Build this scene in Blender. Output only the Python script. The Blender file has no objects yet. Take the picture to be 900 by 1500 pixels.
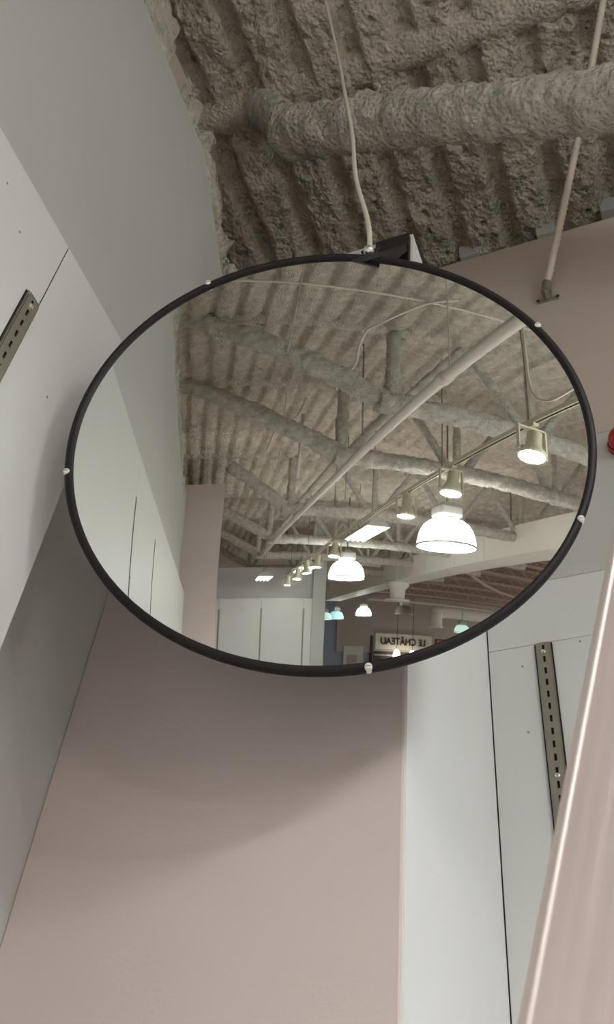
import bpy, bmesh, math, random
from mathutils import Vector, Matrix, noise
random.seed(7)
SC = bpy.context.scene
COL = SC.collection

# ------------------------------------------------------------------ camera
cam_d = bpy.data.cameras.new('camera'); cam = bpy.data.objects.new('camera', cam_d); COL.objects.link(cam)
cam_d.sensor_fit = 'HORIZONTAL'; cam_d.sensor_width = 36; cam_d.lens = 60.0
cam_d.clip_start = 0.02; cam_d.clip_end = 200
rx = Vector((0.933031517, 0.350395005, 0.081703904))
dn = Vector((-0.206910608, 0.708327175, -0.674878221))
fw = Vector((-0.294347053, 0.612777247, 0.733392022))
cam.matrix_world = Matrix(((rx.x, -dn.x, -fw.x, 0), (rx.y, -dn.y, -fw.y, 0), (rx.z, -dn.z, -fw.z, 1.62), (0, 0, 0, 1)))
cam_d.dof.use_dof = True; cam_d.dof.focus_distance = 1.75; cam_d.dof.aperture_fstop = 42
SC.camera = cam

# ------------------------------------------------------------------ world, exposure
w = bpy.data.worlds.new('world'); SC.world = w; w.use_nodes = True
w.node_tree.nodes['Background'].inputs[0].default_value = (1.0, 0.97, 0.94, 1)
w.node_tree.nodes['Background'].inputs[1].default_value = 1.0
SC.view_settings.view_transform = 'Standard'; SC.view_settings.look = 'None'
SC.view_settings.gamma = 1; SC.view_settings.use_curve_mapping = False
SC.view_settings.exposure = 0.0

# ------------------------------------------------------------------ materials
def srgb(r, g, b):
    f = lambda c: ((c/255)/12.92 if c/255 <= .04045 else (((c/255)+.055)/1.055)**2.4)
    return (f(r), f(g), f(b), 1)
def mat(name, col, rough=.5, metal=0.0, bump=0.0, bscale=200, var=0.0, vscale=6, emis=None, estr=0, detail=3, spec=None, stretch=None):
    m = bpy.data.materials.new(name); m.use_nodes = True; nt = m.node_tree; b = nt.nodes['Principled BSDF']
    b.inputs['Base Color'].default_value = col; b.inputs['Roughness'].default_value = rough; b.inputs['Metallic'].default_value = metal
    if spec is not None: b.inputs['Specular IOR Level'].default_value = spec
    tc = nt.nodes.new('ShaderNodeTexCoord'); src = tc.outputs['Object']
    if stretch:
        mp = nt.nodes.new('ShaderNodeMapping'); mp.inputs['Scale'].default_value = stretch
        nt.links.new(src, mp.inputs[0]); src = mp.outputs[0]
    if var:
        n = nt.nodes.new('ShaderNodeTexNoise'); n.inputs['Scale'].default_value = vscale; n.inputs['Detail'].default_value = detail
        nt.links.new(src, n.inputs['Vector'])
        r = nt.nodes.new('ShaderNodeValToRGB')
        r.color_ramp.elements[0].position = .3; r.color_ramp.elements[1].position = .7
        r.color_ramp.elements[0].color = (*[max(0, c*(1-var)) for c in col[:3]], 1)
        r.color_ramp.elements[1].color = (*[min(1, c*(1+var)) for c in col[:3]], 1)
        nt.links.new(n.outputs['Fac'], r.inputs['Fac']); nt.links.new(r.outputs['Color'], b.inputs['Base Color'])
    if bump:
        n2 = nt.nodes.new('ShaderNodeTexNoise'); n2.inputs['Scale'].default_value = bscale; n2.inputs['Detail'].default_value = 4
        nt.links.new(src, n2.inputs['Vector'])
        bp = nt.nodes.new('ShaderNodeBump'); bp.inputs['Strength'].default_value = bump; bp.inputs['Distance'].default_value = .002
        nt.links.new(n2.outputs['Fac'], bp.inputs['Height']); nt.links.new(bp.outputs['Normal'], b.inputs['Normal'])
    if emis:
        b.inputs['Emission Color'].default_value = emis; b.inputs['Emission Strength'].default_value = estr
    return m
def foam_material(name, col, scale=95, dist=.03):
    m = bpy.data.materials.new(name); m.use_nodes = True; nt = m.node_tree; b = nt.nodes['Principled BSDF']
    b.inputs['Roughness'].default_value = .95; b.inputs['Specular IOR Level'].default_value = .15
    tc = nt.nodes.new('ShaderNodeTexCoord')
    n = nt.nodes.new('ShaderNodeTexNoise'); n.inputs['Scale'].default_value = scale*.18; n.inputs['Detail'].default_value = 6
    n2 = nt.nodes.new('ShaderNodeTexNoise'); n2.inputs['Scale'].default_value = scale; n2.inputs['Detail'].default_value = 5; n2.inputs['Roughness'].default_value = .65
    v = nt.nodes.new('ShaderNodeTexVoronoi'); v.inputs['Scale'].default_value = scale*.9; v.feature = 'SMOOTH_F1'
    for k in (n, n2, v): nt.links.new(tc.outputs['Object'], k.inputs['Vector'])
    r = nt.nodes.new('ShaderNodeValToRGB')
    r.color_ramp.elements[0].position = .32; r.color_ramp.elements[1].position = .68
    r.color_ramp.elements[0].color = (*[c*.78 for c in col[:3]], 1); r.color_ramp.elements[1].color = (*[min(1, c*1.12) for c in col[:3]], 1)
    nt.links.new(n.outputs['Fac'], r.inputs['Fac']); nt.links.new(r.outputs['Color'], b.inputs['Base Color'])
    ad = nt.nodes.new('ShaderNodeMath'); ad.operation = 'ADD'
    nt.links.new(n2.outputs['Fac'], ad.inputs[0]); nt.links.new(v.outputs['Distance'], ad.inputs[1])
    bp = nt.nodes.new('ShaderNodeBump'); bp.inputs['Strength'].default_value = .9; bp.inputs['Distance'].default_value = dist
    nt.links.new(ad.outputs[0], bp.inputs['Height']); nt.links.new(bp.outputs['Normal'], b.inputs['Normal'])
    return m
M = {
 'paint':   mat('paint_warm_grey', srgb(206, 192, 189), .6, bump=.15, bscale=260, var=.02, vscale=2),
 'drywall': mat('paint_grey_drywall', srgb(188, 187, 184), .6, bump=.1, bscale=200, var=.025, vscale=1.5),
 'upper':   mat('paint_drywall_shaded', srgb(190, 176, 166), .65, var=.02, vscale=2),  # browner copy of the drywall paint, painting in the lamp cut-off
 'soffit':  mat('paint_taupe', srgb(176, 164, 154), .65, var=.03, vscale=2),
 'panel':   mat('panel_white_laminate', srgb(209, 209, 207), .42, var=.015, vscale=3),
 'panel_lit':  mat('laminate_lit_side', srgb(232, 234, 233), .42, var=.015, vscale=3),  # brighter copy of panel laminate; lamp light on this side put in colour
 'foam':    foam_material('sprayed_foam', srgb(238, 224, 208)),
 'foamlt':  foam_material('sprayed_foam_pale', srgb(241, 232, 220)),
 'foamfar': foam_material('sprayed_foam_far', srgb(238, 224, 208), 40, .03),
 'black':   mat('black_rubber', srgb(22, 16, 17), .55, bump=.1, bscale=400, spec=.3),
 'blackm':  mat('black_metal', srgb(26, 23, 25), .5),
 'steel':   mat('galvanised_steel', srgb(150, 144, 134), .42, .55, var=.06, vscale=30),
 'dark':    mat('dark_gap_shade', srgb(24, 21, 19), .8),  # near-black colour standing in for shade inside gaps and slots
 'chrome':  mat('bright_screw', srgb(225, 225, 220), .2, .8),
 'clip':    mat('clear_plastic_clip', srgb(225, 222, 214), .25),
 'wire':    mat('white_cable', srgb(214, 205, 192), .5),
 'flex':    mat('flexible_conduit', srgb(214, 203, 192), .45, .1),
 'pipe':    mat('pipe_white', srgb(214, 206, 196), .45),
 'duct':    mat('duct_white', srgb(244, 238, 230), .5),
 'cream':   mat('lamp_cream', srgb(205, 196, 172), .45),
 'lampgrey':mat('lamp_grey', srgb(196, 194, 188), .45),
 'brushed': mat('brushed_metal', srgb(222, 206, 203), .33, .6, bump=.3, bscale=120, var=.12, vscale=70, stretch=(1, 1, .03)),
 'edgehighlight':mat('painted_edge_highlight', srgb(238, 226, 224), .3, .4),  # pale colour that paints the highlight along the rail edge
 'red':     mat('red_enamel', srgb(170, 22, 24), .3),
 'floor':   mat('floor_tile', srgb(228, 223, 217), .35, var=.05, vscale=1),
 'truss':   mat('brown_steel', srgb(190, 166, 148), .6),
 'deck':    mat('brown_deck', srgb(140, 116, 100), .8, var=.15, vscale=3),
 'mallwall':mat('mall_grey_wall', srgb(178, 168, 160), .6, var=.06, vscale=.6),
 'mallblue':mat('mall_blue_wall', srgb(150, 158, 172), .6, var=.04, vscale=.6),
 'signboard':mat('sign_board', srgb(212, 206, 196), .5),
 'letter':  mat('sign_letters', srgb(42, 40, 42), .5),
 'orange':  mat('orange_poster', srgb(196, 104, 66), .6),
 'spotlens':mat('spot_lens', (1, 1, 1, 1), .3, emis=(1, .945, .875, 1), estr=190),
 'spotlensfar':mat('spot_lens_far', (1, 1, 1, 1), .3, emis=(1, .945, .875, 1), estr=30),
 'bellglow':mat('bell_acrylic', (.9, .9, .9, 1), .3, emis=(1, .985, .96, 1), estr=16),
 'bellglow2':mat('bell_acrylic_cool', (.9, .9, .9, 1), .3, emis=(.90, 1, .97, 1), estr=16),
 'bellcyan':mat('bell_acrylic_cyan', (.7, .9, .9, 1), .3, emis=(.42, .95, 1, 1), estr=.75),
 'bellmint':mat('bell_acrylic_mint', (.8, .9, .85, 1), .3, emis=(.62, 1, .86, 1), estr=.8),
 'belloff': mat('bell_metal', srgb(160, 150, 138), .4, .3),
 'belldisc':mat('bell_lens', (1, 1, 1, 1), .3, emis=(.95, 1, 1, 1), estr=88),
 'belldiscc':mat('bell_lens_cool', (1, 1, 1, 1), .3, emis=(.84, 1, .96, 1), estr=38),
 'belldim': mat('bell_lens_dim', (1, 1, 1, 1), .3, emis=(.8, 1, .97, 1), estr=6),
 'fluor':   mat('fluorescent_lens', (1, 1, 1, 1), .3, emis=(1, .97, .92, 1), estr=2.0),
 'pendant': mat('pendant_glass', (1, 1, 1, 1), .3, emis=(1, .88, .74, 1), estr=7),
}
def mirror_material():
    m = bpy.data.materials.new('mirror_acrylic'); m.use_nodes = True; nt = m.node_tree; b = nt.nodes['Principled BSDF']
    b.inputs['Base Color'].default_value = (.76, .78, .755, 1); b.inputs['Metallic'].default_value = 1; b.inputs['Roughness'].default_value = .012
    return m
M['mirror'] = mirror_material()

# ------------------------------------------------------------------ builders
def obj(name, bm, m, parent=None, smooth=False):
    me = bpy.data.meshes.new(name); bm.normal_update(); bm.to_mesh(me); bm.free()
    o = bpy.data.objects.new(name, me); COL.objects.link(o); me.materials.append(M[m] if isinstance(m, str) else m)
    if smooth:
        for p in me.polygons: p.use_smooth = True
    if parent: o.parent = parent; 
    return o
def tag(o, label=None, cat=None, group=None, kind=None):
    if label: o['label'] = label
    if cat: o['category'] = cat
    if group: o['group'] = group
    if kind: o['kind'] = kind
    return o
def thing(name, label, cat, loc=(0, 0, 0), group=None, rotz=0):
    o = bpy.data.objects.new(name, None); COL.objects.link(o); o.location = loc; o.rotation_euler = (0, 0, rotz); o.empty_display_size = .05
    return tag(o, label, cat, group)
def copy_tree(o, parent=None):
    c = o.copy(); COL.objects.link(c); c.parent = parent
    for ch in list(o.children): copy_tree(ch, c)
    return c
def box(bm, x0, x1, y0, y1, z0, z1, bev=0):
    r = bmesh.ops.create_cube(bm, size=1); vs = r['verts']
    for v in vs: v.co = Vector(((x0+x1)/2+v.co.x*(x1-x0), (y0+y1)/2+v.co.y*(y1-y0), (z0+z1)/2+v.co.z*(z1-z0)))
    if bev:
        es = list({e for v in vs for e in v.link_edges}); bmesh.ops.bevel(bm, geom=es, offset=bev, segments=2, affect='EDGES', profile=.5)
    return bm
def B(*a, **k):
    return box(bmesh.new(), *a, **k)
def frame(t):
    a = Vector((0, 0, 1)) if abs(t.z) < .9 else Vector((1, 0, 0))
    u = t.cross(a).normalized(); return u, t.cross(u).normalized()
def tube(bm, pts, r, n=8, caps=True):
    pts = [Vector(p) for p in pts]; rings = []; u0 = None
    for i, p in enumerate(pts):
        t = (pts[min(i+1, len(pts)-1)]-pts[max(i-1, 0)]).normalized()
        if u0 is None: u, v = frame(t)
        else:
            u = (u0 - t*u0.dot(t)).normalized(); v = t.cross(u)
        u0 = u; rr = r(i) if callable(r) else r
        rings.append([bm.verts.new(p+(u*math.cos(2*math.pi*k/n)+v*math.sin(2*math.pi*k/n))*rr) for k in range(n)])
    for a, b in zip(rings, rings[1:]):
        for k in range(n): bm.faces.new((a[k], a[(k+1) % n], b[(k+1) % n], b[k]))
    if caps: bm.faces.new(rings[0][::-1]); bm.faces.new(rings[-1])
    return bm
def smooth_path(pts, k=5):
    P = [Vector(p) for p in pts]
    if len(P) < 3: return P
    out = []
    for i in range(len(P)-1):
        a, b, c, d = P[max(i-1, 0)], P[i], P[i+1], P[min(i+2, len(P)-1)]
        for j in range(k):
            t = j/k
            out.append(.5*(2*b+(c-a)*t+(2*a-5*b+4*c-d)*t*t+(3*b-a-3*c+d)*t**3))
    return out+[P[-1]]
def T(pts, r, n=8): return tube(bmesh.new(), smooth_path(pts) if len(pts) > 2 and len(pts) < 20 else pts, r, n)
def lathe(bm, prof, n=32, origin=(0, 0, 0), axis=None):
    """prof: list of (radius, height) about Z (or about axis)"""
    o = Vector(origin); ax = Vector(axis).normalized() if axis else Vector((0, 0, 1)); u, v = frame(ax); rings = []
    for r, h in prof:
        if r < 1e-6: rings.append([bm.verts.new(o+ax*h)])
        else: rings.append([bm.verts.new(o+ax*h+(u*math.cos(2*math.pi*k/n)+v*math.sin(2*math.pi*k/n))*r) for k in range(n)])
    for a, b in zip(rings, rings[1:]):
        for k in range(n):
            if len(a) == 1 and len(b) == 1: continue
            if len(a) == 1: bm.faces.new((a[0], b[(k+1) % n], b[k]))
            elif len(b) == 1: bm.faces.new((a[k], a[(k+1) % n], b[0]))
            else: bm.faces.new((a[k], a[(k+1) % n], b[(k+1) % n], b[k]))
    return bm
def LT(prof, n=32, origin=(0, 0, 0), axis=None): return lathe(bmesh.new(), prof, n, origin, axis)
def prism(pts2, f, d):
    """extrude polygon: f maps 2D point to 3D, d extrusion vector"""
    bm = bmesh.new(); a = [bm.verts.new(Vector(f(*p))) for p in pts2]; b = [bm.verts.new(v.co+Vector(d)) for v in a]
    bm.faces.new(a); bm.faces.new(b[::-1])
    for i in range(len(a)): bm.faces.new((a[i], b[i], b[(i+1) % len(a)], a[(i+1) % len(a)]))
    bmesh.ops.recalc_face_normals(bm, faces=bm.faces[:]); return bm
def lump(p, s, seed=0):
    q = Vector(p)*s+Vector((seed*3.1, seed*1.7, seed*.9)); return noise.fractal(q, .8, 2.1, 4)
def foam_tube(p0, p1, r, step=.022, n=20, amp=.3, seed=1, sag=0):
    p0 = Vector(p0); p1 = Vector(p1); L = (p1-p0).length; k = max(3, int(L/step)); bm = bmesh.new()
    t = (p1-p0).normalized(); u, v = frame(t); rings = []
    for i in range(k+1):
        c = p0+(p1-p0)*i/k; ring = []
        for j in range(n):
            a = 2*math.pi*j/n; d = u*math.cos(a)+v*math.sin(a); q = c+d*r
            rr = r*(1+amp*.55*lump(q, 5, seed)+amp*.55*lump(q, 22, seed+3)+(amp*.5*abs(noise.noise(q*45)) if step < .03 else 0))
            ring.append(bm.verts.new(c+d*rr))
        rings.append(ring)
    for a, b in zip(rings, rings[1:]):
        for j in range(n): bm.faces.new((a[j], a[(j+1) % n], b[(j+1) % n], b[j]))
    bm.faces.new(rings[0][::-1]); bm.faces.new(rings[-1])
    return bm

# ------------------------------------------------------------------ the setting
tag(obj('floor', B(-1.2, 17, -26, 2.3, -.1, 0), 'floor'), kind='structure')
# left wall: drywall with an uneven top edge, laminate panels proud of it
wl = tag(obj('wall_left', prism([(-4.9, 0), (1.443, 0), (1.443, 3.62), (1.009, 3.752), (.817, 4.002), (.465, 4.048), (-1.5, 4.06), (-4.9, 4.07)],
          lambda y, z: (-.781, y, z), (-.12, 0, 0)), 'drywall'), kind='structure')
PT = 2.996
ys = [.712, .540, -.285, -.985, -1.735, -2.485, -3.235, -3.985, -4.9]
for a, b in zip(ys, ys[1:]):
    obj('panel', B(-.781, -.709, b+.001, a-.001, .1, PT, bev=.0012), 'panel', wl)
for y in ys[1:-1]:
    obj('seam_shade_strip', B(-.7805, -.7105, y-.001, y+.001, .1, PT-.001), 'dark', wl)  # dark strip fills each seam, painting the shade of the gap
for y, z in ((.40, 2.93), (.36, 2.90), (.455, 2.89), (.62, 2.72)):
    obj('scuff', LT([(.0022, 0), (.0018, .0006), (0, .0007)], 8, (-.709, y, z), (1, 0, 0)), 'steel', wl)
# front wall right of the boxed corner column
wf = tag(obj('wall_front', B(-.30, 3.9, 1.515, 1.62, 0, 3.394), 'drywall'), kind='structure')
obj('panel', B(-.2938, .55, 1.443, 1.515, .1, 2.845, bev=.0012), 'panel', wf)
obj('panel', B(-.2938, .55, 1.4436, 1.515, 2.8462, PT, bev=.001), 'panel', wf)
obj('panel', B(.553, 1.4, 1.443, 1.515, .1, PT, bev=.0012), 'panel', wf)
obj('panel', B(1.403, 2.25, 1.443, 1.515, .1, PT, bev=.0012), 'panel', wf)
obj('panel', B(2.253, 3.1, 1.443, 1.515, .1, PT, bev=.0012), 'panel', wf)
tag(obj('wall_front_upper', prism([(-.9, 3.394), (3.9, 3.394), (3.9, 4.33), (-.9, 4.285)], lambda x, z: (x, 1.443, z), (0, .15, 0)), 'upper'), kind='structure')
obj('panel', B(-.2938, 3.9, 1.4445, 1.515, PT+.0015, 3.394), 'drywall', wf)
for x, z in ((-.13, 2.835), (-.235, 2.80), (-.235, 2.66)):
    obj('scuff', LT([(.0022, 0), (.0018, .0006), (0, .0007)], 8, (x, 1.443, z), (0, -1, 0)), 'steel', wf)
# boxed column in the corner that carries the mirror
wc = tag(obj('wall_corner', B(-.781, -.298, .952, 1.52, 0, 3.552, bev=.003), 'paint'), kind='structure')
obj('side_panel', B(-.2985, -.2955, .9535, 1.4425, .1, 3.551), 'panel_lit', wc)
# pilaster and far wall behind the photographer
tag(obj('wall_back_pilaster', B(-.90, -.33, -9.4, -4.9, 0, 4.46), 'paint'), kind='structure')
wb = tag(obj('wall_back', B(-.33, 1.74, -9.5, -9.36, 0, 3.97), 'drywall'), kind='structure')
for a, b in ((-.33, -.16), (-.16, .69), (.69, 1.55), (1.55, 1.74)):
    obj('panel', B(a+.002, b-.002, -9.36, -9.30, .1, 3.29), 'panel', wb)
tag(obj('wall_back_column', B(1.72, 1.98, -9.62, -9.25, 0, 5.0), 'drywall'), kind='structure')
tag(obj('wall_back_stub', B(1.2, 1.72, -9.9, -9.7, 4.62, 5.1), 'soffit'), kind='structure')
# outer shell above the low walls
tag(obj('wall_outer_left', B(-1.35, -1.2, -26, 2.3, 0, 5.3), 'foamfar'), kind='structure')
tag(obj('wall_outer_front', B(-1.35, 4.0, 2.15, 2.3, 0, 5.3), 'foamfar'), kind='structure')

# ceiling: corrugated deck buried in sprayed foam, ribs run away from the front wall
DZ = 4.99; PITCH = .172
def rib(x, y):
    ph = (x+.035*noise.noise(Vector((x*1.3, y*.8, 2))))/PITCH
    t = abs((ph % 1)-.5)*2                       # 0 centre of rib .. 1 groove
    s = min(1, max(0, (t-.52)/.34)); s = s*s*(3-2*s)
    return (1-s)*.058
def deck_mesh(x0, x1, y0, y1, sx, sy, fine):
    nx = int((x1-x0)/sx)+1; ny = int((y1-y0)/sy)+1; vs = []; fs = []
    for j in range(ny+1):
        y = y0+(y1-y0)*j/ny
        for i in range(nx+1):
            x = x0+(x1-x0)*i/nx
            h = rib(x, y)*(.75+.5*noise.noise(Vector((x*2.1, y*2.3, 7))))
            n1 = noise.fractal(Vector((x*4.5, y*4.5, 1.3)), .9, 2.1, 3)*.022
            n2 = (noise.fractal(Vector((x*17, y*17, 4.2)), .7, 2.1, 4 if fine else 2))*.011
            if fine:
                n2 += abs(noise.noise(Vector((x*38, y*30, 9.1))))*.013+abs(noise.noise(Vector((x*85, y*70, 3.3))))*.007-.008
                pit = noise.noise(Vector((x*46, y*40, 6.6)))
                if pit > .42: n2 -= (pit-.42)*.07
            vs.append((x, y, DZ-h-n1-n2))
    for j in range(ny):
        for i in range(nx):
            a = j*(nx+1)+i; fs.append((a, a+nx+1, a+nx+2, a+1))
    me = bpy.data.meshes.new('ceiling'); me.from_pydata(vs, [], fs)
    for p in me.polygons: p.use_smooth = True
    return me
def link(name, me, m, parent=None):
    o = bpy.data.objects.new(name, me); COL.objects.link(o); me.materials.append(M[m]); o.parent = parent; return o
ceil = tag(link('ceiling', deck_mesh(-1.25, .42, .3, 2.0, .0058, .0066, True), 'foam'), kind='structure')
link('deck_section', deck_mesh(-1.25, 5.2, -4.2, -.2, .021, .03, False), 'foam', ceil)
link('deck_section', deck_mesh(-1.25, .42, -.2, .3, .02, .03, False), 'foam', ceil)
link('deck_section', deck_mesh(-1.25, .42, 2.0, 2.2, .02, .03, False), 'foam', ceil)
link('deck_section', deck_mesh(-1.25, 5.2, -13, -4.2, .03, .09, False), 'foamfar', ceil)
link('deck_section', deck_mesh(.42, 5.2, -.2, 2.2, .03, .06, False), 'foamfar', ceil)
obj('roof_slab', B(-1.35, 5.25, -26, 2.3, 5.08, 5.2), 'foamfar', ceil)
tag(obj('ceiling_mall', B(5.25, 17.2, -26, 2.3, 5.08, 5.2), 'deck'), kind='structure')

# foam curb where the left wall meets the deck
def curb(y0, y1, seed):
    bm = bmesh.new(); ny = int((y1-y0)/.012); prof = []
    for k in range(29):
        t = k/28
        prof.append(t)
    rows = []
    for j in range(ny+1):
        y = y0+(y1-y0)*j/ny
        zt = 4.06 if y < .465 else (4.048+(y-.465)*(-.046/.352) if y < .817 else (4.002-(y-.817)*1.302 if y < 1.009 else 3.752-(y-1.009)*.3))
        row = []
        for t in prof:
            if t < .5:
                a = 4.1*(t/.5)-1.75
                x = -.868+.085*math.cos(a); z = zt+.085+.135*math.sin(a)
            else:
                s = (t-.5)/.5; x = -.93-.22*s; z = zt+.17+(4.97-zt-.17)*s
            q = Vector((x, y, z)); am = .07 if t < .5 else .025
            d = am*(lump(q, 6, seed)*.6+lump(q, 19, seed+2)*.55+.35*abs(noise.noise(q*48))-.1)
            row.append(bm.verts.new(Vector((min(x+d, -.784 if t < .5 else 9), y, z+d*.4))))
        rows.append(row)
    for a, b in zip(rows, rows[1:]):
        for k in range(len(prof)-1): bm.faces.new((a[k], b[k], b[k+1], a[k+1]))
    bmesh.ops.recalc_face_normals(bm, faces=bm.faces[:])
    return bm
cu = tag(obj('trim_1', curb(.70, 1.43, 2), 'foamlt', smooth=True), 'pale lumpy foam curb along the top of the left wall', kind='structure')
obj('curb_section', curb(-4.88, .592, 5), 'foamlt', cu, smooth=True)
st = thing('stud_end', 'bare beige stud end in the gap of the foam above the left wall', 'stud', (-.83, .646, 4.045))
obj('web', B(-.06, .035, -.036, .036, .0, .11), 'soffit', st)
obj('flange', B(-.06, .042, -.052, -.036, .0, .115), 'foamlt', st); obj('flange', B(-.06, .042, .036, .052, .0, .115), 'foamlt', st)
# bare closure blocks between ribs at the front wall
for i, (x, y, lb) in enumerate(((-.34, 1.72, 'bare flute closure block at the front wall nearest the mirror'), (-.07, 1.72, 'bare flute closure block behind the hanging flexible conduit'), (.15, 1.70, 'bare flute closure block at the right edge of the picture'))):
    bm = B(x-.034, x+.034, y+.035, y+.2, 4.90, 4.98, bev=.004); tag(obj('closure_block', bm, 'drywall'), lb, 'block', 'deck closure blocks')

# ------------------------------------------------------------------ foam covered roof joists
def joist(y, start, end, zb, label, r=.084, xend=3.9, webs=(), seed=1, step=.022):
    xend = 5.2
    t = thing('roof_joist', label, 'joist', (0, 0, 0), 'foam covered roof joists')
    q = lambda x, z: (x, y, z)
    obj('end_diagonal', foam_tube(q(*start), q(*end), r, step, seed=seed), 'foamlt', t, True)
    obj('bottom_chord', foam_tube(q(end[0]-.03, zb), q(xend, zb), r*1.02, step, seed=seed+1), 'foamlt', t, True)
    obj('top_chord', foam_tube(q(-1.2, 5.0), q(xend, 5.0), r*.8, step*1.5, 12, seed=seed+2), 'foam', t, True)
    for k, (a, za, b, zb2, rr) in enumerate(webs):
        obj('web', foam_tube(q(a, za), q(b, zb2), rr, step, 12, seed=seed+5+k), 'foamlt', t, True)
    return t
def std_webs(zb, x0=.62):
    W = [(x0, zb, x0, 4.95, .052)]
    x = x0
    for _ in range(4):
        W += [(x+.06, zb, x+.55, 4.95, .038), (x+1.04, zb, x+.55, 4.95, .038), (x+1.1, zb, x+1.1, 4.95, .034)]
        x += 1.1
    return W
joist(1.06, (-.74, 4.66), (.60, 3.905), 3.90, 'thick foam covered joist end running above the mirror toward the right edge', .074, seed=3, webs=[(-.70, 4.62, -.86, 5.0, .06)]+std_webs(3.9, .75), step=.009)
joist(-1.76, (-.95, 5.06), (.55, 4.19), 4.16, 'foam covered joist seen in the mirror, nearest the top of it', seed=11, webs=std_webs(4.16))
joist(-2.90, (-.92, 4.98), (.55, 4.15), 4.13, 'foam covered joist crossing the middle of the mirror', seed=21, webs=std_webs(4.13, .57))
joist(-5.06, (-.30, 4.80), (.42, 4.19), 4.15, 'foam covered joist in the mirror beside the top of the pilaster', seed=31, webs=std_webs(4.15, .5), step=.04)
joist(-7.1, (-.75, 4.95), (.5, 4.2), 4.15, 'foam covered joist in the mirror beyond the pilaster', seed=41, webs=std_webs(4.15, .5), step=.06)
joist(-8.8, (-.75, 4.95), (.5, 4.2), 4.15, 'foam covered joist in the mirror close above the far wall', seed=51, webs=std_webs(4.15, .5), step=.06)
joist(-10.6, (-.75, 4.95), (.5, 4.2), 4.15, 'farthest foam covered joist in the mirror behind the far wall', seed=61, webs=std_webs(4.15, .5), step=.08)

# ------------------------------------------------------------------ convex mirror
R0 = .3355; RC = 2.357
mc = Vector((-.34057, .73754, 2.64375)); nn = Vector((.28701, -.9317, -.22264)).normalized()
up = (Vector((0, 0, 1))-nn*nn.z).normalized(); rt = up.cross(nn).normalized()
mir = thing('convex_mirror', 'large round convex security mirror with black rubber rim hung in the corner', 'mirror', mc)
mir.matrix_world = Matrix(((rt.x, up.x, nn.x, mc.x), (rt.y, up.y, nn.y, mc.y), (rt.z, up.z, nn.z, mc.z), (0, 0, 0, 1)))
d0 = math.sqrt(RC*RC-R0*R0)
prof = []
for k in range(49):
    r = (R0-.004)*(1-k/48); prof.append((r, math.sqrt(RC*RC-r*r)-d0))
def lathe_y(prof, n): # lathe about local Z
    return lathe(bmesh.new(), prof, n)
g = obj('mirror_glass', lathe_y(prof, 128), 'mirror', mir, True)
rp = [(R0-.0100, .0030), (R0-.0094, .0052), (R0-.0072, .0064), (R0-.0028, .0058), (R0, .0025), (R0, -.004), (R0-.002, -.0085), (R0-.006, -.009), (R0-.0100, -.006), (R0-.0100, .0030)]
obj('rim', lathe_y(rp, 128), 'black', mir, True)
obj('back_shell', lathe_y([(R0-.004, -.012), (R0-.05, -.022), (.09, -.03), (0, -.03)], 64), 'blackm', mir, True)
for a in (124, -168.7, -78.8, -22.8, 34):
    a = math.radians(a); dx, dy = math.cos(a), math.sin(a)
    bm = bmesh.new(); lathe(bm, [(0, .0086), (.0026, .0084), (.0040, .0073), (.0045, .005), (.0045, -.003)], 14)
    for v in bm.verts: v.co += Vector((dx*(R0-.0035), dy*(R0-.0035), 0))
    c = obj('rim_clip', bm, 'clip', mir, True)
    bm = bmesh.new(); box(bm, -.0028, .0028, -.0006, .0006, .0084, .0088)
    for v in bm.verts: v.co += Vector((dx*(R0-.0035), dy*(R0-.0035), 0))
    obj('screw_slot', bm, 'steel', c)
# mount: plates and arm from the top of the mirror to the top of the boxed column (world coordinates -> mirror space)
inv = mir.matrix_world.inverted()
def to_mirror(bm):
    bm.transform(inv); return bm
def bar(p0, p1, w, h, wdir):
    p0, p1, wd = Vector(p0), Vector(p1), Vector(wdir); t = (p1-p0).normalized(); wd = (wd-t*wd.dot(t)).normalized(); hd = t.cross(wd); bm = bmesh.new()
    V = [bm.verts.new(p+wd*sw*w/2+hd*sh*h/2) for p in (p0, p1) for sw, sh in ((-1, -1), (1, -1), (1, 1), (-1, 1))]
    for f in ((0, 1, 2, 3), (7, 6, 5, 4), (0, 4, 5, 1), (1, 5, 6, 2), (2, 6, 7, 3), (3, 7, 4, 0)): bm.faces.new([V[i] for i in f])
    bmesh.ops.recalc_face_normals(bm, faces=bm.faces[:]); return bm
arm = obj('mount_arm', to_mirror(bar((-.318, .735, 3.02), (-.335, .951, 3.50), .062, .012, (1, 0, 0))), 'blackm', mir)
obj('wall_plate', to_mirror(bar((-.335, .946, 3.33), (-.335, .946, 3.535), .07, .012, (1, 0, 0))), 'blackm', mir)
obj('mount_arm', to_mirror(bar((-.345, .775, 2.65), (-.345, .952, 2.72), .05, .03, (1, 0, 0))), 'blackm', mir)
lug = obj('rim_lug', to_mirror(bar((-.280, .674, 2.955), (-.280, .706, 3.0), .040, .008, (1, 0, 0))), 'blackm', mir)
ln = [Vector((-.296, .664, 2.985))]
obj('bolt', to_mirror(LT([(0, .008), (.006, .007), (.008, .003), (.008, -.004), (0, -.004)], 12, (-.278, .680, 2.985), (0.2, -.9, -.3))), 'chrome', lug, True)
obj('wing', to_mirror(bar((-.263, .684, 2.972), (-.290, .684, 2.996), .004, .004, (0, 1, 0))), 'blackm', lug)
obj('wing', to_mirror(bar((-.290, .684, 2.972), (-.263, .684, 2.996), .004, .004, (0, 1, 0))), 'blackm', lug)
obj('pin', to_mirror(T([(-.296, .70, 2.98), (-.296, .70, 3.012)], .002, 6)), 'blackm', lug)

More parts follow.
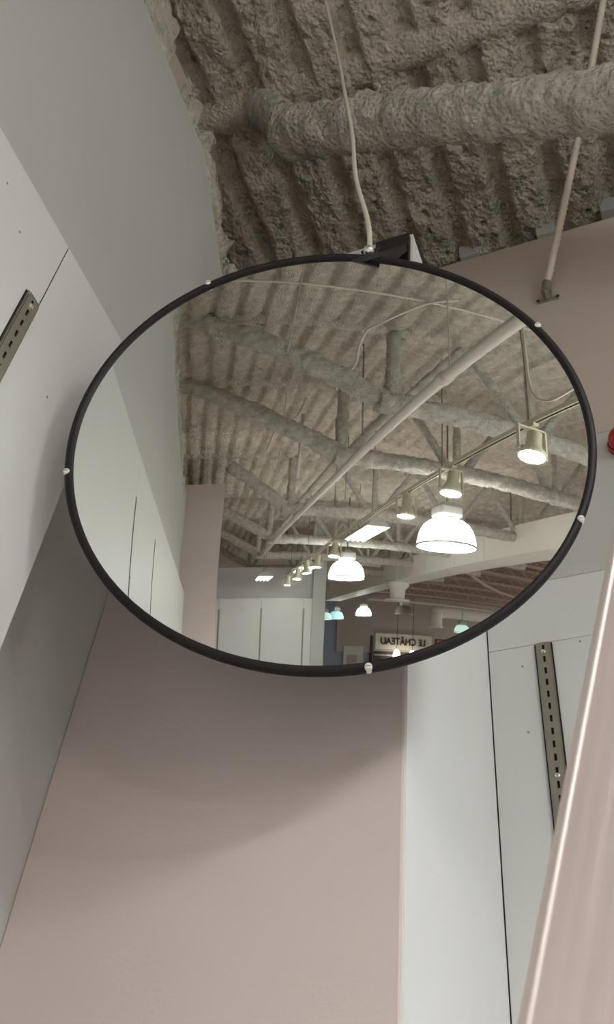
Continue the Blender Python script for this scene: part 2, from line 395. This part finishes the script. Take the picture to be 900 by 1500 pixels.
# ------------------------------------------------------------------ slotted wall standards
def standard(name, label):
    """local frame: face looks along +X, length down -Z from the origin at the top"""
    t = thing(name, label, 'shelf standard', group='slotted wall standards')
    L = 2.3; pitch = .0254; n = int(L/pitch); bm = bmesh.new(); W = .0115; sw = .0022
    def quad(y0, y1, z0, z1, x=.0045): bm.faces.new([bm.verts.new(p) for p in ((x, y0, z0), (x, y1, z0), (x, y1, z1), (x, y0, z1))])
    quad(-W, -sw, -L, 0); quad(sw, W, -L, 0); z = 0
    for k in range(n):
        a = -k*pitch-.006; quad(-sw, sw, a, z); z = a-.013
        # slot walls
        for y in (-sw, sw): bm.faces.new([bm.verts.new(p) for p in ((.0045, y, a), (.0025, y, a), (.0025, y, z), (.0045, y, z))])
    quad(-sw, sw, -L, z)
    obj('channel', bm, 'steel', t)
    for y in (-.0125, .0125): obj('flange', B(-.006, .0035, y-.0009, y+.0009, -L, 0), 'steel', t)
    obj('shade_backing', B(-.0010, .0008, -.0118, .0118, -L, -.001), 'dark', t)  # dark plate paints the shade seen through the slots
    for y in (-.0147, .0147): obj('gap_shade_strip', B(-.004, .0012, y-.0010, y+.0010, -L, 0), 'dark', t)  # dark strips paint the shade of a groove on both sides
    for zz in (-.0215, -.276, -.9, -1.5): obj('screw', LT([(.0048, .0046), (.0044, .0066), (.002, .0076), (0, .0076)], 10, (0, 0, zz), (1, 0, 0)), 'chrome', t)
    return t
s0 = standard('slotted_standard', 'slotted steel wall standard on the left wall at the left edge of the picture')
s0.location = (-.7082, .524, 2.822)
for y, lb in ((-.285, 'slotted steel standard on the left wall, first one seen inside the mirror'), (-.985, 'slotted steel standard on the left wall, second one seen inside the mirror')):
    c = copy_tree(s0); c.location = (-.7095, y, 2.85); c.scale = (.6, .35, 1); c['label'] = lb
c = copy_tree(s0); c.location = (-.194, 1.4395, 2.840); c.rotation_euler = (0, 0, -math.pi/2); c['label'] = 'slotted steel wall standard on the front wall beside the brushed metal rail'
for x, lb in ((-.16, 'slotted standard on the far wall next to the pilaster'), (.69, 'slotted standard in the middle of the far wall'), (1.55, 'slotted standard on the far wall beside the column')):
    c = copy_tree(s0); c.location = (x, -9.297, 3.07); c.rotation_euler = (0, 0, math.pi/2); c['label'] = lb

# ------------------------------------------------------------------ wires and conduits near the mirror
wp = [(-.535, .80, 4.95), (-.518, .795, 4.80), (-.448, .80, 4.28), (-.412, .79, 4.0), (-.376, .78, 3.72), (-.350, .765, 3.46), (-.306, .735, 3.2), (-.280, .69, 3.0)]
tag(obj('hanging_cable', T(wp, .0042, 8), 'wire', smooth=True), 'thin white cable hanging from the foam ceiling to the mirror top', 'cable')
fc = thing('flexible_conduit', 'ribbed flexible conduit dropping from behind the joist to the front wall', 'conduit', (0, 0, 0))
pa, pb = Vector((-.083, 1.42, 3.985)), Vector((.246, 1.085, 4.955)); N = 120
pts = [pa.lerp(pb, i/N)+Vector((0, 0, -.03*math.sin(math.pi*i/N))) for i in range(N+1)]
obj('hose', tube(bmesh.new(), pts, lambda i: .0115 if i % 2 else .0085, 10), 'flex', fc, True)
obj('fitting', T([pa+Vector((0, 0, -.012)), pa+Vector((.006, -.004, .02))], .0135, 12), 'steel', fc)
obj('strap', B(-.108, -.058, 1.438, 1.443, 3.958, 3.970), 'steel', fc)
for dx in (-.025, .025): obj('screw', LT([(.0045, 0), (.004, .003), (0, .004)], 10, (-.083+dx, 1.436, 3.962), (0, -1, 0)), 'blackm', fc)
obj('stub', T([(-.083, 1.437, 3.975), (-.083, 1.41, 3.975)], .011, 10), 'steel', fc)
# red alarm at the right edge
rb = thing('alarm_bell', 'round red alarm device on the front wall cut by the right edge', 'alarm', (.022, 1.443, 3.335))
obj('dome', LT([(0, .045), (.012, .0445), (.024, .040), (.032, .030), (.0345, .018), (.034, .012)], 32, (0, 0, 0), (0, -1, 0)), 'red', rb, True)
obj('base', LT([(.036, .013), (.037, .011), (.037, 0), (0, 0)], 32, (0, 0, 0), (0, -1, 0)), 'red', rb, True)

# brushed metal rail close to the camera, leaning to the right
rl = thing('metal_rail', 'blurred brushed metal rail leaning close to the camera at the lower right', 'rail', (-.5592, .366, 0))
bm = bmesh.new(); box(bm, 0, .16, 0, .035, 0, 2.3)
es = [e for e in bm.edges if abs((e.verts[0].co-e.verts[1].co).z) > 1]
bmesh.ops.bevel(bm, geom=es, offset=.0052, segments=1, affect='EDGES')
r2 = obj('rail_body', bm, 'brushed', rl)
obj('rail_highlight', T([(.0052, 0.0002, .02), (.0052, .0002, 2.28)], .0012, 8), 'edgehighlight', rl)  # thin pale tube draws the highlight on the rail's edge
rl.rotation_euler = (0, math.atan2(.0608, .2213), 0)

# ------------------------------------------------------------------ services seen in the mirror
pp = thing('ceiling_pipe', 'long white pipe running diagonally across the mirror reflection', 'pipe', (.58, 0, 0))
obj('pipe_run', T([(0, 1.35, 3.86), (0, -.5, 3.88), (0, -3, 3.94), (0, -6, 4.06), (0, -9.2, 4.15)], .035, 16), 'pipe', pp, True)
for y, z in ((-.86, 3.886), (-5.0, 4.02)):
    obj('coupling', T([(0, y+.03, z), (0, y-.03, z-.001)], .043, 16), 'pipe', pp, True)
    obj('hanger', T([(0.03, y, z+.02), (.03, y, 4.95)], .004, 6), 'wire', pp)
tr = thing('light_track', 'narrow track rail carrying a long row of spot lamps', 'track', (1.1, 0, 3.74))
obj('rail', B(-.016, .016, -9.6, .9, -.012, .02, bev=.003), 'cream', tr); obj('slot', B(-.006, .006, -9.6, .9, -.0135, -.0118), 'dark', tr)
for y in (-.905, -2.0, -3.6, -5.2, -6.8, -8.4): obj('hanger_rod', T([(0, y, .018), (0, y, 1.22)], .005, 6), 'steel', tr)
obj('feed_conduit', T([(.0, -.86, 1.2), (.0, -.88, .6), (.01, -.87, .25), (.02, -.75, .12), (.02, -.55, .12), (.02, -.35, .16), (.02, 0, .2)], .008, 8), 'flex', tr, True)
SW = []
def spot_lamp(label, tilt, lens='spotlens'):
    t = thing('spot_lamp', label, 'lamp', group='spot lamps on the track')
    obj('adapter', B(-.018, .018, -.05, .05, -.035, -.013, bev=.003), 'cream', t)
    y = bmesh.new(); box(y, -.086, .086, -.012, .012, -.047, -.035)
    obj('yoke', y, 'cream', t)
    for s in (-1, 1): obj('yoke_arm', B(s*.084-.004, s*.084+.004, -.014, .014, -.225, -.036), 'cream', t)
    h = obj('housing', LT([(0, .165), (.036, .165), (.042, .158), (.042, .06), (.047, .055), (.05, .048), (.072, .006), (.076, -.012), (.076, -.03), (.071, -.03), (.068, -.015)], 28), 'cream', t, True)
    h.location = (0, 0, -.215); h.rotation_euler = tilt
    l = obj('lens', LT([(.07, -.022), (.04, -.026), (0, -.027)], 28), lens, h, True)
    for s in (-1, 1): obj('pivot_knob', T([(s*.074, 0, 0), (s*.095, 0, 0)], .012, 10), 'lampgrey', h)
    return t
spots = [(-.89, (.12, .22, 0)), (-1.85, (.05, .15, 0)), (-2.68, (.0, .05, 0)), (-5.08, (.1, .1, 0)), (-6.1, (0, .1, 0)), (-6.83, (.1, -.1, 0)), (-7.67, (.1, .1, 0)), (-8.7, (0, .1, 0))]
slab = ['largest spot lamp in the mirror, near its right rim', 'second largest spot lamp on the track, above the big bell lamp', 'third spot lamp along the track, left of the big bell lamp',
        'fourth spot lamp along the track, above the smaller bell lamp', 'fifth spot lamp along the track, left of the smaller bell lamp', 'sixth spot lamp along the track, third from its far end',
        'seventh spot lamp along the track, second from its far end', 'smallest spot lamp, at the far end of the track']
for i, (y, tl) in enumerate(spots):
    t = spot_lamp(slab[i], tl, 'spotlens' if i < 3 else 'spotlensfar'); t.location = (1.1, y, 3.74)
def bell(label, glow, disc, loc, scale=1, rod=1.0, group='bell lamps', gz=None):
    t = thing('bell_lamp', label, 'lamp', loc, group)
    # local origin = centre of the rim
    P = [(.285, 0), (.281, .045), (.271, .11), (.252, .175), (.218, .238), (.168, .282), (.12, .298)]
    sh = obj('shade', LT([(r, z) for r, z in P]+[(.11, .30)], 40), glow, t, True)
    obj('rim_band', LT([(.279, -.006), (.289, -.008), (.292, .006), (.288, .018)], 40), 'lampgrey', t, True)
    if disc: obj('lens', LT([(.255, .12), (.2, .105), (0, .10)], 40), disc, t, True)
    cp = obj('collar', LT([(.12, .293), (.105, .315), (.10, .33), (0, .33)], 24), 'lampgrey', t, True)
    obj('ballast_box', B(-.12, .12, -.12, .12, .325, .46, bev=.028), 'lampgrey', t)
    obj('cap', B(-.06, .06, -.05, .05, .455, .50, bev=.012), 'lampgrey', t)
    obj('hanger_rod', T([(0, 0, .49), (0, 0, .49+rod)], .01, 8), 'steel', t)
    t.scale = (scale,)*3
    return t
bell('big glowing bell lamp in the mirror in front of the white duct', 'bellglow', 'belldisc', (1.74, -3.24, 3.385), rod=1.15)
bell('smaller glowing bell lamp in the mirror left of the big one', 'bellglow2', 'belldiscc', (1.74, -6.82, 3.44), rod=1.1)
bell('glowing bell lamp of the same row hung level with the camera', 'bellglow2', 'belldisc', (1.74, -.25, 3.385), rod=1.1)
def fluor(label, loc, sx, sy):
    t = thing('fluorescent_lamp', label, 'lamp', loc, 'box shaped fluorescent lamps')
    obj('housing', prism([(-sx, 0), (sx, 0), (sx*.55, .09), (-sx*.55, .09)], lambda x, z: (x, -sy, z), (0, 2*sy, 0)), 'lampgrey', t)
    for k in range(4):
        obj('tube', T([(-sx*.72+k*sx*.48, -sy*.95, -.012), (-sx*.72+k*sx*.48, sy*.95, -.012)], .018, 8), 'fluor', t)
    obj('reflector', B(-sx*.98, sx*.98, -sy*.98, sy*.98, -.004, -.001), 'fluor', t)
    for s in (-1, 1): obj('hanger', T([(0, s*sy*.7, .08), (0, s*sy*.7, 4.96-loc[2])], .005, 6), 'steel', t)
fluor('lit box lamp in the mirror above the smaller bell lamp', (1.68, -5.66, 4.0), .16, .55)
fluor('small lit box lamp at the far end of the track', (1.36, -8.45, 3.80), .15, .4)
fluor('small box lamp hung before the far wall left of the track end', (.62, -8.5, 3.62), .14, .3)
# duct above the storefront
du = thing('air_duct', 'long white rectangular duct crossing the right of the mirror', 'duct', (3.66, 0, 0))
cuts = [.9, -1.6, -3.7, -5.9, -6.9, -8.1, -9.7, -12, -16.4]
for a, b in zip(cuts, cuts[1:]):
    obj('duct_section', B(0, .5, b+.004, a-.004, 3.86, 4.34, bev=.006), 'duct', du); obj('flange', B(-.006, .506, b-.005, b+.005, 3.853, 4.347), 'duct', du)
obj('drop_collar', LT([(.27, 3.87), (.26, 3.80), (.18, 3.70), (.165, 3.50), (.17, 3.47), (.29, 3.45), (.29, 3.42), (0, 3.42)], 28, (.22, -10.2, 0)), 'duct', du, True)
for y in (-3.0, -5.2, -7.4, -9.2): obj('hanger_rod', T([(.05, y, 4.33), (.05, y, 5.0)], .012, 6), 'steel', du)
# thin conduits and rods under the deck
def single(name, pts, r, m, label, cat, n=6): return tag(obj(name, T(pts, r, n), m, smooth=True), label, cat)
single('conduit', [(-1.1, -1.11, 4.855), (-.2, -1.13, 4.85), (.32, -1.14, 4.85), (1.6, -1.10, 4.85)], .011, 'wire', 'thin white conduit crossing the top of the mirror reflection', 'conduit')
single('conduit', [(.75, -1.0, 4.82), (.595, -1.14, 4.82), (.42, -1.50, 4.81), (.372, -1.62, 4.8), (.365, -1.75, 4.70), (.39, -1.92, 4.62), (.33, -2.2, 4.5)], .012, 'wire', 'bent white conduit looping over the upper joist in the mirror', 'conduit')
single('threaded_rod', [(.468, -2.0, 4.97), (.50, -2.0, 3.95)], .006, 'steel', 'straight thin rod hanging beside the looped conduit in the mirror', 'rod')
single('hanging_wire', [(-.203, -1.0, 4.95), (-.20, -1.0, 4.84), (-.195, -1.0, 4.4), (-.20, -1.01, 4.02)], .0045, 'wire', 'white wire hanging at the top left of the mirror reflection', 'wire')
single('hanging_wire', [(.02, -2.7, 4.95), (.03, -2.72, 4.5), (.03, -2.75, 4.0), (.0, -2.75, 3.7)], .005, 'wire', 'white wire hanging in front of the middle joist in the mirror', 'wire')
single('cable_loop', [(.25, -3.0, 4.85), (.20, -3.05, 4.65), (.10, -3.1, 4.55), (.02, -3.2, 4.5), (-.02, -3.3, 4.3)], .012, 'wire', 'drooping white cable beside the middle joist in the mirror', 'cable')
single('drop_pipe', [(.33, -3.6, 4.95), (.33, -3.6, 4.1)], .016, 'pipe', 'short vertical white pipe beside the drooping cable in the mirror', 'pipe', 10)
single('threaded_rod', [(.95, -4.1, 4.97), (.95, -4.1, 4.05)], .006, 'steel', 'thin rod hanging left of the box lamp in the mirror', 'rod')

# ------------------------------------------------------------------ the mall beyond, seen at the bottom of the mirror
wm = tag(obj('wall_mall_far', B(6.5, 17, -25.3, -25, 0, 5.1), 'mallwall'), kind='structure')
tag(obj('wall_mall_blue', B(-1.2, 7.45, -23.2, -23.0, 0, 5.1), 'mallblue'), kind='structure')
tag(obj('wall_mall_grey', B(5.75, 7.4, -22.99, -22.9, 1.9, 4.6), 'mallwall'), kind='structure')
tag(obj('door_1', B(6.1, 7.05, -22.98, -22.86, 0, 2.2), 'signboard'), kind='structure')
tag(obj('door_2', B(6.3, 6.75, -22.85, -22.82, 0, 1.75), 'mallwall'), kind='structure')
tag(obj('trim_2', B(7.40, 7.5, -23.0, -22.85, 0, 2.75), 'letter'), kind='structure')
sg = thing('shop_sign', 'pale shop sign board with dark raised capital letters over a dark shop front', 'sign', (9.86, -25, 2.5))
obj('board', B(-1.55, 1.6, 0, .08, -.45, .42, bev=.01), 'signboard', sg)
for z0, z1 in ((-.50, -.45), (.42, .47)): obj('frame', B(-1.6, 1.65, 0, .12, z0, z1), 'mallwall', sg)
cu_ = bpy.data.curves.new('lettering', 'FONT'); cu_.body = 'LE CH\u00c2TEAU'; cu_.size = .50; cu_.align_x = 'CENTER'; cu_.align_y = 'CENTER'; cu_.extrude = .02; cu_.offset = .008
tmp = bpy.data.objects.new('tmp_text', cu_); COL.objects.link(tmp); bpy.context.view_layer.update()
me = bpy.data.meshes.new_from_object(tmp.evaluated_get(bpy.context.evaluated_depsgraph_get())); bpy.data.objects.remove(tmp)
lt = bpy.data.objects.new('lettering', me); COL.objects.link(lt); me.materials.clear(); me.materials.append(M['letter']); lt.parent = sg
lt.location = (-.02, .11, .0); lt.rotation_euler = (math.pi/2, 0, math.pi)
xs = [v.co.x for v in me.vertices]; lt.scale = (2.45/(max(xs)-min(xs)), 1.05, 1)
fr = thing('storefront', 'shop front below the pale sign, a dark sheet painting its unlit inside', 'shop front', (9.86, -24.99, 0))
obj('dark_sheet', B(-1.6, 1.6, .0, .05, 0, 1.95), 'letter', fr); obj('header', B(-1.6, 1.6, 0, .10, 1.72, 1.80), 'mallwall', fr)  # solid near-black sheet paints the shade of the unlit shop inside
po = thing('orange_poster', 'orange poster in a frame to the right of the shop sign', 'poster', (12.4, -25, 2.5))
obj('sheet', B(-.65, .65, .02, .04, -.25, .25), 'orange', po); obj('frame', B(-.72, .72, 0, .02, -.32, .32), 'letter', po)
for x, lb in ((9.3, 'left of two small glowing pendants under the shop sign'), (10.15, 'right of two small glowing pendants under the shop sign')):
    t = thing('pendant_lamp', lb, 'lamp', (x, -24.4, 1.42), 'pendants under the shop sign')
    obj('glass', LT([(0, 0), (.12, .04), (.18, .2), (.18, .42), (.13, .6), (.06, .68)], 20), 'pendant', t, True); obj('cord', T([(0, 0, .68), (0, 0, 3.6)], .012, 6), 'blackm', t)
for loc, gl, dc, sc, lb in (((4.14, -16.8, 3.22), 'bellcyan', 'belldim', .92, 'cyan tinted bell lamp far off under the duct'),
        ((4.88, -16.0, 3.34), 'bellglow2', 'belldisc', .92, 'white bell lamp far off beside the cyan one'),
        ((6.25, -15.8, 3.45), 'belloff', 'lampgrey', 1.1, 'grey metal bell lamp far off below the duct collar'),
        ((8.57, -16.0, 2.98), 'bellmint', 'belldim', 1.0, 'mint green bell lamp far off near the lower right rim'),
        ((3.55, -16.0, 3.15), 'bellmint', 'belldim', .8, 'pale green bell lamp far off half hidden by the column')):
    bell(lb, gl, dc, loc, sc, rod=1.2)
def mall_joist(y, i):
    t = thing('bar_joist', 'bare brown bar joist in the mall seen below the duct, number %d from the mirror' % i, 'joist', (0, y, 0), 'bare bar joists of the mall')
    t['label'] = MJ[i]
    obj('top_chord', B(4.6, 17, -.03, .03, 4.99, 5.07), 'truss', t); obj('bottom_chord', B(4.6, 17, -.03, .03, 4.40, 4.46), 'truss', t)
    pts = [(4.6+.55*k, 0, 4.43 if k % 2 else 5.0) for k in range(23)]
    obj('web', T(pts, .022, 6), 'truss', t)
MJ = ['bare brown bar joist of the mall nearest the store', 'second bare brown bar joist of the mall', 'third bare brown bar joist of the mall', 'fourth bare brown bar joist of the mall', 'fifth bare brown bar joist of the mall',
      'sixth bare brown bar joist of the mall', 'seventh bare brown bar joist of the mall', 'farthest bare brown bar joist of the mall']
for i, y in enumerate((-6.5, -8.3, -10.1, -11.9, -13.7, -15.5, -17.8, -20.5)): mall_joist(y, i)
single('mall_pipe', [(4.8, -9, 4.3), (9, -13, 4.25), (16.8, -14, 4.2)], .05, 'truss', 'brown pipe slung under the mall joists', 'pipe', 10)
single('mall_pipe', [(4.4, -14, 3.75), (8, -14.3, 3.8), (16.8, -15, 3.8)], .04, 'pipe', 'pale pipe under the mall joists beside the duct collar', 'pipe', 10)
md = thing('duct_elbow', 'small white duct elbow far off right of the grey bell lamp', 'duct', (9.6, -20.5, 3.3))
obj('elbow', T([(0, 0, 0), (0, 0, .45), (.12, 0, .65), (.35, 0, .75), (5, 0, .75)], .3, 14), 'duct', md, True); obj('mouth', T([(0, 0, -.03), (0, 0, .03)], .36, 14), 'duct', md)
